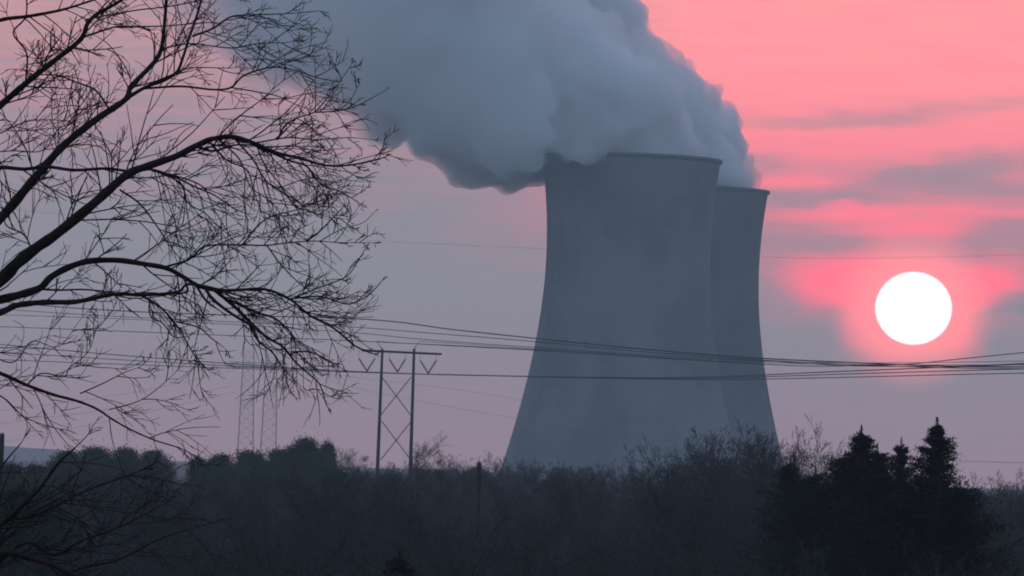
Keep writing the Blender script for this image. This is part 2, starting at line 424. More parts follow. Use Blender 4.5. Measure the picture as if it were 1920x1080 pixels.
def leaves(g, cen, sig, n, size, rs):
    c = cen + rs.normal(size=(n, 3)) * sig
    a = rs.normal(size=(n, 3)); a /= np.linalg.norm(a, axis=1, keepdims=True)
    b = np.cross(a, rs.normal(size=(n, 3))); b /= np.linalg.norm(b, axis=1, keepdims=True)
    s_ = size * rs.uniform(.5, 1.3, size=(n, 1))
    v_ = np.stack([c - a * s_, c + a * s_ * .9, c + b * s_ * .55], 1).reshape(-1, 3)
    g.add(v_, t=np.arange(n * 3).reshape(-1, 3))
def pine_proto(seed, H=16.0, rad=3.6, base=.30, nc=230, per=95):
    rs = np.random.RandomState(seed); g = Geo(); tr = Geo()
    tr.tube([(0, 0, -.3), (.1, .1, H * .5), (0, .2, H * .93)], [H * .014, H * .010, .05], 6)
    for k in range(nc):
        t_ = rs.uniform(0, 1) ** .8; z_ = H * (base + (1 - base) * t_)
        R_ = rad * math.sqrt(max(.04, 1 - (max(0, t_ - .25) / .76) ** 3.0)) * rs.uniform(.3, 1.05)
        a = rs.uniform(0, 6.283); c = np.array([R_ * math.cos(a), R_ * math.sin(a), min(z_ + rs.uniform(-.3, .5), H * 1.0)])
        g.tube([(0, 0, c[2] - .35 * R_), tuple(c * np.array([.5, .5, 1]) - np.array([0, 0, .1 * R_])), tuple(c)], [.05, .035, .02], 3)
        leaves(g, c, np.array([.50, .50, .34]) * rs.uniform(.7, 1.4), per, .21, rs)
    return tr.mesh('trunk', M_barkfar), g.mesh('crown', M_ever)
def cedar_proto(seed, H=17.0, rad=2.0, nb=800, per=54, ragged=.3, top=1.0, size=.09):
    rs = np.random.RandomState(seed); g = Geo(); tr = Geo()
    tr.tube([(0, 0, -.3), (.05, 0, H * .5), (0, 0, H * .97)], [H * .012, H * .008, .02], 6)
    rag = {}
    for k in range(nb):
        t_ = (k + rs.uniform(0, 1)) / nb; t_ = .06 + .94 * (t_ * 2 * .28 if t_ < .5 else .56 + .44 * (t_ - .5)) ** 1.0 if False else .06 + .94 * (1 - (1 - t_) ** 1.9)
        z_ = H * t_; a = rs.uniform(0, 6.283); z_ = round(z_ / .34 + .5 * math.sin(a * 3 + seed)) * .34 - .5 * .34 * math.sin(a * 3 + seed) + rs.normal() * .05; t_ = z_ / H
        if z_ > H * (.985 - rs.uniform(0, .012)): continue
        
        key = (int(round(z_ / .34)), int(a / .5)); rg = rag.setdefault(key, rs.uniform(1 - ragged, 1 + ragged))
        R_ = rad * (1 - math.exp(-(1 - t_) * H / top)) ** 1.3 * rg * rs.uniform(.6, 1.08) + .03
        up = .5
        for q in range(3):
            f_ = (.35, .72, 1.0)[q]; c = np.array([R_ * f_ * math.cos(a), R_ * f_ * math.sin(a), min(z_ + R_ * f_ * up - .5 * R_, H * 1.01)])
            leaves(g, c, np.array([.15, .15, .075]) * (.25 + .6 * R_), per // 3, size * (.6 + .4 * min(1, R_)), rs)
        g.tube([(0, 0, z_ - .5 * R_), (R_ * math.cos(a), R_ * math.sin(a), z_ + R_ * up - .5 * R_)], [.03, .01], 3)
    for q in range(26): leaves(g, np.array([0, 0, H * (1.0 - .0022 * q)]), np.array([.012, .012, .03]) * (1 + q * .22), 10, size * .6, rs)
    return tr.mesh('trunk', M_bark), g.mesh('crown', M_cedar)
PROTO = {}
for k in range(4): PROTO['bare%d' % k] = (bare_proto(11 + k, spread=(1.0, 1.15, .85, 1.0)[k]), 15.0)
for k in range(3): PROTO['pine%d' % k] = (pine_proto(31 + k, rad=(3.4, 4.2, 3.0)[k]), 16.0)
PROTO['cedar0'] = (cedar_proto(51, rad=3.0, ragged=.45, top=3.9), 17.0)
PROTO['cedar1'] = (cedar_proto(52, rad=2.7, ragged=.8, top=2.8), 17.0)
PROTO['cedar2'] = (cedar_proto(53, rad=2.3, ragged=.6, top=1.7), 17.0)

TOPN = 160
def true_height(me):
    co = np.empty(len(me.vertices) * 3, np.float32); me.vertices.foreach_get('co', co); return float(np.sort(co[2::3])[-TOPN])
for k_ in list(PROTO): PROTO[k_] = (PROTO[k_][0], true_height(PROTO[k_][0][1]))
def put_tree(kind, px, py, D, label, group=None, sx_=1.0, rz=None, name=None):
    (mt, mc), H = PROTO[kind]; p = P(px, py, D); g0 = gz(p.x, p.y); s_ = (p.z - g0) / H
    nm = name or {'b': 'bare_tree', 'p': 'pine_tree', 'c': 'cedar_tree'}[kind[0]]
    e = empty(nm, (p.x, p.y, g0), rng.uniform(0, 6.28) if rz is None else rz); e.scale = (s_ * sx_, s_ * sx_, s_)
    mobj('trunk', mt, e); mobj('crown', mc, e)
    tag(e, label, 'tree', group); return e

# near cedars at the right
gc = 'dark cedars standing together below the sun'
put_tree('cedar0', 1757, 792, 205, 'dark cedar with a pointed spire, tallest and nearest below the sun', gc, 1.15)
put_tree('cedar1', 1615, 806, 215, 'dark ragged cedar with a knobbly top, next to the pointed one', gc, 1.1)
put_tree('cedar2', 1645, 840, 213, 'dark cedar of middling height filling the shoulder right of the ragged one', gc, .95)
put_tree('cedar1', 1690, 829, 212, 'dark cedar with a small narrow top, nearest on the left to the pointed cedar', gc, .7)
put_tree('cedar2', 1800, 908, 195, 'low dark cedar with a sloping crown at the right end of the clump', gc, 1.1)
put_tree('cedar2', 1730, 888, 198, 'broad low cedar filling the foot of the pointed cedar', gc, 1.25)
put_tree('cedar2', 1585, 852, 218, 'dark cedar shoulder at the left foot of the ragged cedar', gc, .9)
put_tree('cedar1', 1482, 866, 260, 'dark rounded cedar at the left end of the clump, near the tower foot', gc, 1.1)
put_tree('cedar2', 1530, 885, 230, 'low dark cedar between the clump and the one that stands apart', gc, 1.1)
put_tree('cedar2', 1655, 880, 205, 'dark bushy cedar under the ragged and tufted cedars', gc, 1.2)
put_tree('cedar2', 750, 1040, 150, 'small dark evergreen tip at the bottom edge below the pylon', None, .9)
# bare trees over the towers' foot
gb = 'large bare trees in front of the cooling tower foot'
for i, (x, y, D, kd, lb) in enumerate([
        (1290, 836, 420, 'bare1', 'leftmost of the tall bare trees before the tower foot'),
        (1345, 826, 430, 'bare3', 'second from the left of the tall bare trees before the tower foot'),
        (1395, 818, 410, 'bare0', 'tall bare tree at the middle of the row before the tower foot'),
        (1440, 812, 430, 'bare2', 'tallest bare tree, crossing the right edge of the farther tower'),
        (1268, 848, 440, 'bare0', 'small bare tree at the left end of the row before the tower foot'),
        (1368, 828, 440, 'bare2', 'bare tree filling the gap left of the middle of the tower foot row'),
        (1416, 822, 420, 'bare3', 'bare tree just left of the tallest one before the tower foot'),
        (1462, 828, 420, 'bare1', 'bare tree at the right end of the row before the tower foot'),
        (1320, 850, 380, 'bare2', 'darker bare tree low in front of the row at the tower foot'),
        (1420, 850, 370, 'bare1', 'dark bare tree below the right edge of the farther tower')]):
    put_tree(kd, x, y - 7, D, lb, gb, 1.2)
put_tree('bare2', 1500, 806, 300, 'pale bare tree with arching twigs against the sky, right of the farther tower', None, .8)
put_tree('bare1', 1560, 818, 290, 'bare tree with a curved bough reaching the ragged cedar', None, .8)
# left evergreens on the skyline
gp = 'dark evergreens along the left skyline'
for (x, y, D, kd, lb, sx_) in [
        (18, 868, 600, 'pine1', 'low dark evergreen at the left edge of the skyline', 1.0),
        (66, 872, 640, 'pine2', 'low dark evergreen just left of the flat topped clump', 1.0),
        (128, 846, 690, 'pine0', 'leftmost evergreen of the flat topped clump', 1.0),
        (180, 838, 700, 'pine1', 'second evergreen from the left in the flat topped clump', 1.0),
        (236, 840, 690, 'pine2', 'third evergreen from the left in the flat topped clump', 1.1),
        (290, 845, 700, 'pine0', 'rightmost evergreen of the flat topped clump', 1.0),
        (372, 858, 720, 'pine2', 'small pointed evergreen right of the gap after the flat topped clump', .75),
        (412, 852, 740, 'pine0', 'evergreen second after the gap, left of the lattice tower', .9),
        (468, 845, 760, 'pine1', 'broad evergreen under the left column of the lattice tower', 1.0),
        (522, 843, 760, 'pine2', 'evergreen under the right column of the lattice tower', 1.0),
        (577, 822, 730, 'pine0', 'tallest dark evergreen of the skyline, between the lattice tower and the pylon', .85),
        (548, 838, 735, 'pine2', 'evergreen leaning on the left side of the tallest skyline evergreen', .8),
        (615, 829, 760, 'pine2', 'narrow dark evergreen just right of the tallest skyline evergreen', .55)]:
    put_tree(kd, x, y, D, lb, gp, sx_)
gm = 'hazy bare trees between the lattice pylon and the cooling tower'
for i, (x, y, D) in enumerate([(655, 846, 800), (700, 852, 820), (748, 822, 780), (775, 846, 700), (812, 868, 760), (866, 860, 800), (905, 858, 820), (940, 860, 780),
                               (985, 868, 760), (1030, 868, 740), (1080, 872, 700), (1130, 872, 660), (1180, 874, 620), (1225, 868, 560), (1262, 862, 520)]):
    lb = {2: 'hazy bare tree showing between the two poles of the pylon', 5: 'rounded hazy tree just left of the wooden pole', 0: 'hazy bare tree right of the tallest skyline evergreen'}.get(i, 'hazy bare tree in the low row before the nearer cooling tower')
    put_tree('bare%d' % (i % 4), x, y - 4, D, lb, gm, 1.25)
gr = 'hazy bare trees at the right edge'
for (x, y, D, kd, lb) in [(1852, 884, 520, 'bare0', 'hazy bare tree just right of the cedar clump'), (1885, 893, 560, 'bare1', 'low hazy bare tree, second from the right edge'),
                      (1918, 880, 500, 'bare3', 'hazy bare tree cut by the right edge')]:
    put_tree(kd, x, y, D, lb, gr, 1.1)

# ------------------------------------------------------------------ wood: one mass of bare and evergreen trees (uncountable)
SKY_X = [0, 80, 96, 330, 350, 380, 620, 645, 900, 1240, 1262, 1450, 1480, 1830, 1920]
SKY_Y = [888, 898, 866, 870, 908, 884, 866, 878, 872, 872, 840, 828, 880, 918, 908]
def woodland():
    proto_col = bpy.data.collections.new('wood_sources')
    names = ['bare0', 'bare1', 'bare2', 'bare3', 'pine0', 'pine1', 'pine2']
    for k, nme in enumerate(names):
        (mt, mc), H = PROTO[nme]
        g = Geo()
        for me in (mt, mc):
            n = len(me.vertices); co = np.empty(n * 3, np.float32); me.vertices.foreach_get('co', co)
            vi = np.empty(len(me.loops), np.int32); me.loops.foreach_get('vertex_index', vi)
            lt = np.empty(len(me.polygons), np.int32); me.polygons.foreach_get('loop_total', lt)
            nq = int((lt == 4).sum()); assert (lt[:nq] == 4).all()
            g.add(co.reshape(-1, 3), vi[:nq * 4].reshape(-1, 4), vi[nq * 4:].reshape(-1, 3))
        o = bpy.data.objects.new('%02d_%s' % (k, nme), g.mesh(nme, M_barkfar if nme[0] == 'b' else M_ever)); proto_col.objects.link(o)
    rs = random.Random(3); pts = []; rot = []; scl = []; idx = []
    d = 128.0
    while d < 1900:
        half = d * .118 + 8; sp = 4.6 + d * .0036; x = -half + rs.uniform(0, sp)
        while x < half:
            yy = d + rs.uniform(-.04, .04) * d; g0 = gz(x, yy)
            # keep the near trees below the line of sight seen in the photograph
            pxx = 960 + F * x / yy
            ever = rs.random() < ((.12 if pxx < 700 else .06) if yy > 450 else .02)
            line = float(np.interp(pxx, SKY_X, SKY_Y)) - (866 + (pxx - 1180) * .0332)      # px below the horizon
            hmax = CAM_Z - g0 - yy * line / F
            H = min(rs.uniform(11.5, 17.0) if d > 300 else rs.uniform(10.5, 14.5), hmax + rs.uniform(-1.0, .1))
            if d < 230: H = min(H, CAM_Z - g0 - yy * .0135 - rs.uniform(0, 1.4))
            H = max(H, 6.0); k = rs.randrange(4) if not ever else 4 + rs.randrange(3)
            pts.append((x, yy, g0)); rot.append(rs.uniform(0, 6.28)); scl.append(H / PROTO[names[k]][1]); idx.append(k)
            x += sp * rs.uniform(.7, 1.3)
        d *= 1.075
    me = bpy.data.meshes.new('woodland'); me.from_pydata(pts, [], [])
    for nme, ty, arr in (('rot', 'FLOAT', rot), ('scl', 'FLOAT', scl), ('idx', 'INT', idx)):
        a = me.attributes.new(nme, ty, 'POINT'); a.data.foreach_set('value', arr)
    o = mobj('woodland', me); tag(o, kind='stuff', label='dim hazy mass of winter woods filling the lower part below the towers', cat='woods')
    ng = bpy.data.node_groups.new('wood', 'GeometryNodeTree'); N = ng.nodes; Lk = ng.links
    ng.interface.new_socket('Geometry', in_out='INPUT', socket_type='NodeSocketGeometry'); ng.interface.new_socket('Geometry', in_out='OUTPUT', socket_type='NodeSocketGeometry')
    gi = N.new('NodeGroupInput'); go = N.new('NodeGroupOutput'); ci = N.new('GeometryNodeCollectionInfo'); ip = N.new('GeometryNodeInstanceOnPoints')
    ci.inputs['Collection'].default_value = proto_col; ci.inputs['Separate Children'].default_value = True; ci.inputs['Reset Children'].default_value = True
    def att(nme, ty):
        a = N.new('GeometryNodeInputNamedAttribute'); a.data_type = ty; a.inputs[0].default_value = nme; return a.outputs[0]
    Lk.new(gi.outputs[0], ip.inputs['Points']); Lk.new(ci.outputs[0], ip.inputs['Instance']); ip.inputs['Pick Instance'].default_value = True
    Lk.new(att('idx', 'INT'), ip.inputs['Instance Index'])
    cx = N.new('ShaderNodeCombineXYZ'); Lk.new(att('rot', 'FLOAT'), cx.inputs[2]); Lk.new(cx.outputs[0], ip.inputs['Rotation'])
    c2 = N.new('ShaderNodeCombineXYZ'); sc_ = att('scl', 'FLOAT')
    for i in range(3): Lk.new(sc_, c2.inputs[i])
    Lk.new(c2.outputs[0], ip.inputs['Scale']); Lk.new(ip.outputs[0], go.inputs[0])
    md = o.modifiers.new('wood', 'NODES'); md.node_group = ng
    print('wood trees', len(pts))
woodland()

# ------------------------------------------------------------------ H-frame pylon
def seg_obj(name, a, b, ra, rb, mat, parent, k=8):
    g = Geo(); g.tube([tuple(a), tuple(b)], [ra, rb], k, cap=True); return mobj(name, g.mesh(name, mat, k > 6), parent)
DH = 1000.0
def PH(x, y, dy=0.0): return P(x, y, DH + dy)
pl_top, pr_top = PH(717, 654), PH(776.5, 654)
base = (PH(714, 800) + PH(770, 800)) / 2; hx = base.x; gz0 = gz(hx, DH)
e = empty('utility_pylon', (hx, DH, gz0)); O = Vector((hx, DH, gz0))
tag(e, 'H shaped pylon of two poles with crossarm and three V insulators', 'pylon')
wl = pl_top - O; wr = pr_top - O
seg_obj('pole', (wl.x - .25, 0, -.5), (wl.x, 0, wl.z), .42, .24, M_wood, e)
seg_obj('pole', (wr.x + .1, 0, -.5), (wr.x, 0, wr.z), .42, .24, M_wood, e)
zc = wl.z - .25
seg_obj('crossarm', (PH(678, 657) - O).to_tuple(), (PH(828, 664) - O).to_tuple(), .22, .20, M_wood, e, 4)
for (xa, xb) in ((717, 706), (776.5, 786)):
    seg_obj('shield_wire_peak', (PH(xa, 655) - O).to_tuple(), (PH(xb, 640) - O).to_tuple(), .09, .05, M_steel, e, 4)
for (ya, yb_) in ((707, 778), (790, 862)):
    for (xa, xb) in ((716, 770), (771, 714)):
        seg_obj('brace', (PH(xa, ya, .3 if xa < 750 else -.3) - O).to_tuple(), (PH(xb, yb_, .3 if xa < 750 else -.3) - O).to_tuple(), .085, .085, M_wood, e, 4)
ATT = [(688, 697), (745, 698.5), (803, 701)]
for (x, y) in ATT:
    b = Geo()
    for sx_ in (-15, 15):
        p0 = np.array((PH(x + sx_, y - 25) - O).to_tuple()); p1 = np.array((PH(x, y - 1) - O).to_tuple()); n = 15
        pts = [p0 + (p1 - p0) * i / (2 * n) for i in range(2 * n + 1)]
        b.tube(pts, [(.19 if i % 2 else .08) for i in range(2 * n + 1)], 8)
        b.tube([tuple(p0), (p0[0] , p0[1], zc)], [.03, .03], 4)
    mobj('insulator', b.mesh('insulator', M_insul, False), e)
# ------------------------------------------------------------------ lattice tower, far
DL = 2100.0
def PL(x, y): return P(x, y, DL)
cxl, cxr = PL(463, 760).x, PL(506, 760).x; ox = (cxl + cxr) / 2; og = gz(ox, DL)
e = empty('lattice_pylon', (ox, DL, og)); tag(e, 'faint steel lattice pylon with two columns behind the bare branches', 'pylon')
zt = PL(485, 652).z - og; zb = PL(485, 685).z - og
for cx_ in (cxl - ox, cxr - ox):
    g = Geo(); hb, ht = 3.5, 2.0; n = 15
    def cor(i, sx_, sy_):
        f_ = i / n; w = hb + (ht - hb) * f_; return (cx_ + sx_ * w, sy_ * w, zt * f_)
    for sx_ in (-1, 1):
        for sy_ in (-1, 1): g.tube([cor(0, sx_, sy_), cor(n, sx_, sy_)], [.08, .07], 4)
    for i in range(n):
        for (a, b) in (((-1, -1), (1, -1)), ((1, -1), (1, 1)), ((1, 1), (-1, 1)), ((-1, 1), (-1, -1))):
            g.tube([cor(i, *a), cor(i + 1, *b)], [.04, .04], 3); g.tube([cor(i, *b), cor(i + 1, *a)], [.04, .04], 3); g.tube([cor(i, *a), cor(i, *b)], [.04, .04], 3)
    mobj('column', g.mesh('column', M_steel), e)
g = Geo(); xa, xb = PL(430, 685).x - ox, PL(541, 685).x - ox; n = 16
for (z_, yy) in ((zb - 1, -.8), (zb - 1, .8), (zb + 1, -.8), (zb + 1, .8)): g.tube([(xa, yy, z_), (xb, yy, z_)], [.1, .1], 4)
for i in range(n):
    x0, x1 = xa + (xb - xa) * i / n, xa + (xb - xa) * (i + 1) / n
    for yy in (-.8, .8): g.tube([(x0, yy, zb - 1), (x1, yy, zb + 1)], [.04, .04], 3); g.tube([(x0, yy, zb + 1), (x1, yy, zb - 1)], [.04, .04], 3)
mobj('crossarm', g.mesh('crossarm', M_steel), e)

# ------------------------------------------------------------------ wooden poles among the trees
def pole(x, y, D, r_, label):
    p = P(x, y, D); g0 = gz(p.x, p.y); o = empty('utility_pole', (p.x, p.y, g0)); h = p.z - g0
    seg_obj('pole', (0, 0, -.5), (0, 0, h), r_ * 1.3, r_, M_wood, o, 10)
    g = Geo(); g.tube([(0, 0, h), (0, 0, h + .08)], [r_ * 1.06, r_ * .5], 10, cap=True); mobj('cap', g.mesh('cap', M_steel), o)
    tag(o, label, 'pole', 'plain poles standing among the trees'); return o
pole(899, 868, 300, .13, 'plain dark wooden pole rising from the woods left of the nearer cooling tower')
pole(4, 814, 260, .12, 'plain dark pole at the left edge above the trees')

# ------------------------------------------------------------------ wires
def wire(pts, rad, label, group):
    # pts: (px, py, depth) control points, smoothed by Catmull-Rom into one hanging cable
    c = [P(*a) for a in pts]; c = [c[0] * 2 - c[1]] + c + [c[-1] * 2 - c[-2]]; o = []
    for i in range(1, len(c) - 2):
        for k in range(8):
            t_ = k / 8; o.append(.5 * ((2 * c[i]) + (c[i + 1] - c[i - 1]) * t_ + (2 * c[i - 1] - 5 * c[i] + 4 * c[i + 1] - c[i + 2]) * t_ ** 2 + (3 * c[i] - c[i - 1] - 3 * c[i + 1] + c[i + 2]) * t_ ** 3))
    o.append(c[-2]); g = Geo(); g.tube([tuple(q) for q in o], rad, 6, cap=True)
    w = mobj('power_line', g.mesh('power_line', M_wire, True)); tag(w, label, 'power line', group); return w
g1 = 'conductors hung from the H shaped pylon'
wire([(-60, 640, 1080), (200, 664, 1050), (450, 683, 1020), (688, 698, 1000), (870, 703, 985), (1080, 707, 960), (1320, 707, 925), (1560, 697, 890), (1760, 689, 860), (1990, 680, 830)], .10,
     'cable held by the left V insulator of the H shaped pylon', g1)
wire([(-60, 656, 1083), (200, 673, 1053), (450, 687, 1023), (745, 699.5, 1000), (900, 704, 985), (1100, 708.5, 960), (1320, 709.5, 925), (1560, 702, 890), (1760, 696, 860), (1990, 690, 830)], .085,
     'cable held by the middle V insulator of the H shaped pylon', g1)
wire([(-60, 672, 1086), (200, 682, 1056), (450, 691, 1026), (803, 702, 1000), (940, 705, 985), (1120, 709, 960), (1340, 712, 925), (1560, 708, 890), (1760, 703, 860), (1990, 698, 830)], .085,
     'cable held by the right V insulator of the H shaped pylon', g1)
wire([(706, 640, 1000), (800, 646, 990), (1000, 657, 965), (1240, 672, 930), (1460, 681, 900), (1700, 684, 865), (1990, 684, 830)], .05, 'thin wire from the left peak of the H shaped pylon', g1)
wire([(786, 640, 1000), (900, 647, 985), (1100, 661, 950), (1300, 673, 920), (1500, 679, 895), (1700, 680, 865), (1990, 676, 830)], .05, 'thin wire from the right peak of the H shaped pylon', g1)
g2 = 'upper cables sloping down across the towers'
wire([(-60, 560, 760), (160, 579, 720), (400, 590, 680), (690, 599, 650), (850, 618, 630), (1010, 635, 610), (1200, 654, 590), (1400, 670, 570), (1600, 680, 550), (1800, 687, 530), (1990, 688, 510)], .075,
     'uppermost thick cable sloping down to the right across both towers', g2)
wire([(-60, 575, 765), (160, 590, 725), (400, 602, 685), (640, 612, 655), (800, 624, 635), (1010, 641, 615), (1200, 659, 595), (1400, 673, 575), (1600, 684, 555), (1800, 690, 535), (1990, 692, 515)], .05,
     'second cable from the top, just under the uppermost one across the towers', g2)
wire([(-60, 588, 770), (300, 601, 710), (640, 622, 660), (800, 637, 640), (1010, 652, 620), (1200, 665, 600), (1420, 676, 578), (1600, 686, 560), (1800, 686, 540), (1990, 678, 520)], .045,
     'third cable from the top crossing the nearer tower', g2)
wire([(-60, 610, 560), (500, 632, 520), (1010, 656, 490), (1300, 675, 468), (1500, 686, 450), (1620, 685, 440), (1700, 683, 435), (1800, 673, 428), (1920, 661, 420), (1990, 654, 415)], .04, 'low cable that rises to the right edge under the sun', g2)
g3 = 'far faint cables beyond the cooling towers'
wire([(-60, 384, 2950), (300, 420, 2950), (640, 447, 2950), (860, 459, 2950), (1060, 468, 2950), (1430, 482, 2950), (1560, 484, 2950), (1700, 483, 2950), (1990, 476, 2950)], .075, 'faint far wire crossing the sky behind the cooling towers above the sun', g3)
wire([(1250, 852, 2950), (1500, 858, 2950), (1780, 864, 2950), (1990, 870, 2950)], .16, 'faint far wire low over the horizon right of the cedars', g3)
g4 = 'faint cables of the lattice pylon'
wire([(-40, 838, 2140), (200, 790, 2120), (330, 760, 2110), (440, 735, 2100)], .06, 'lowest faint cable rising from the left to the lattice pylon', g4)
wire([(-40, 800, 2140), (200, 768, 2120), (330, 745, 2110), (440, 722, 2100)], .06, 'faint middle cable rising from the left to the lattice pylon', g4)
wire([(-40, 775, 2140), (200, 744, 2120), (330, 720, 2110), (440, 694, 2100)], .06, 'upper faint cable rising from the left to the lattice crossarm', g4)
wire([(535, 690, 2100), (700, 712, 2050), (840, 728, 2000), (990, 752, 1950), (1250, 800, 1900), (1500, 862, 1850)], .05, 'faint cable falling right from the lattice crossarm past the H shaped pylon', g4)
wire([(535, 694, 2100), (700, 735, 2050), (840, 762, 2000), (990, 790, 1950), (1250, 850, 1880)], .05, 'lower faint cable falling right behind the H shaped pylon', g4)

# ------------------------------------------------------------------ foreground bare tree
DT = 60.0
PXM = DT / F
rt_ = random.Random(77)
def smooth(pts, n=6):
    c = [np.array(a, dtype=float) for a in pts]; c = [2 * c[0] - c[1]] + c + [2 * c[-1] - c[-2]]; o = []
    for i in range(1, len(c) - 2):
        for k in range(n):
            t_ = k / n; o.append(.5 * ((2 * c[i]) + (c[i + 1] - c[i - 1]) * t_ + (2 * c[i - 1] - 5 * c[i] + 4 * c[i + 1] - c[i + 2]) * t_ ** 2 + (3 * c[i] - c[i - 1] - 3 * c[i + 1] + c[i + 2]) * t_ ** 3))
    o.append(c[-2]); return np.array(o)
# (points in px, start width px, end width px, depth at start / end in metres off the trunk plane, twig density, twig length px)
LIMBS = [
 ([(-330, 560), (-150, 330), (0, 198), (50, 155), (100, 115), (150, 75), (164, 45), (180, 28), (215, 8), (260, -20), (330, -60)], 16, 5, 0, -1.2, 1.4, 90),
 ([(-300, 720), (-130, 540), (0, 410), (50, 352), (84, 312), (120, 272), (180, 224), (236, 186), (246, 162), (288, 118), (302, 92), (308, 50), (312, 0), (318, -60)], 22, 6, 0, 1.3, 1.3, 90),
 ([(-300, 760), (-130, 625), (0, 525), (30, 495), (72, 462), (100, 443), (160, 395), (200, 360), (240, 326), (275, 312), (330, 293), (370, 272), (400, 260), (440, 257), (480, 270), (520, 287), (565, 297), (610, 310), (660, 309), (712, 298)], 29, 3, 0, -1.0, 1.3, 110),
 ([(-300, 700), (-120, 590), (0, 562), (40, 552), (75, 540), (95, 520), (125, 503), (165, 490), (220, 488), (270, 495), (312, 503), (345, 520), (375, 537), (410, 545), (455, 543), (500, 543), (545, 562), (582, 592), (625, 615), (662, 646), (690, 660)], 18, 3, .2, 1.0, 1.3, 100),
 ([(-300, 720), (-120, 625), (0, 586), (30, 573), (80, 567), (140, 566), (190, 556), (222, 551), (270, 553), (332, 548), (352, 533), (400, 540), (440, 552)], 15, 4, .3, -.4, .8, 80),
 ([(-260, 640), (-120, 660), (0, 700), (50, 722), (100, 740), (145, 752), (182, 767), (212, 787), (250, 808), (292, 826), (335, 839)], 9, 2.5, .3, 1.2, .4, 90),
 ([(-320, 480), (-150, 180), (-40, 60), (0, 38), (50, 31), (100, 22), (132, 14), (190, -5)], 12, 4, 0, -1.0, 1.3, 80),
]
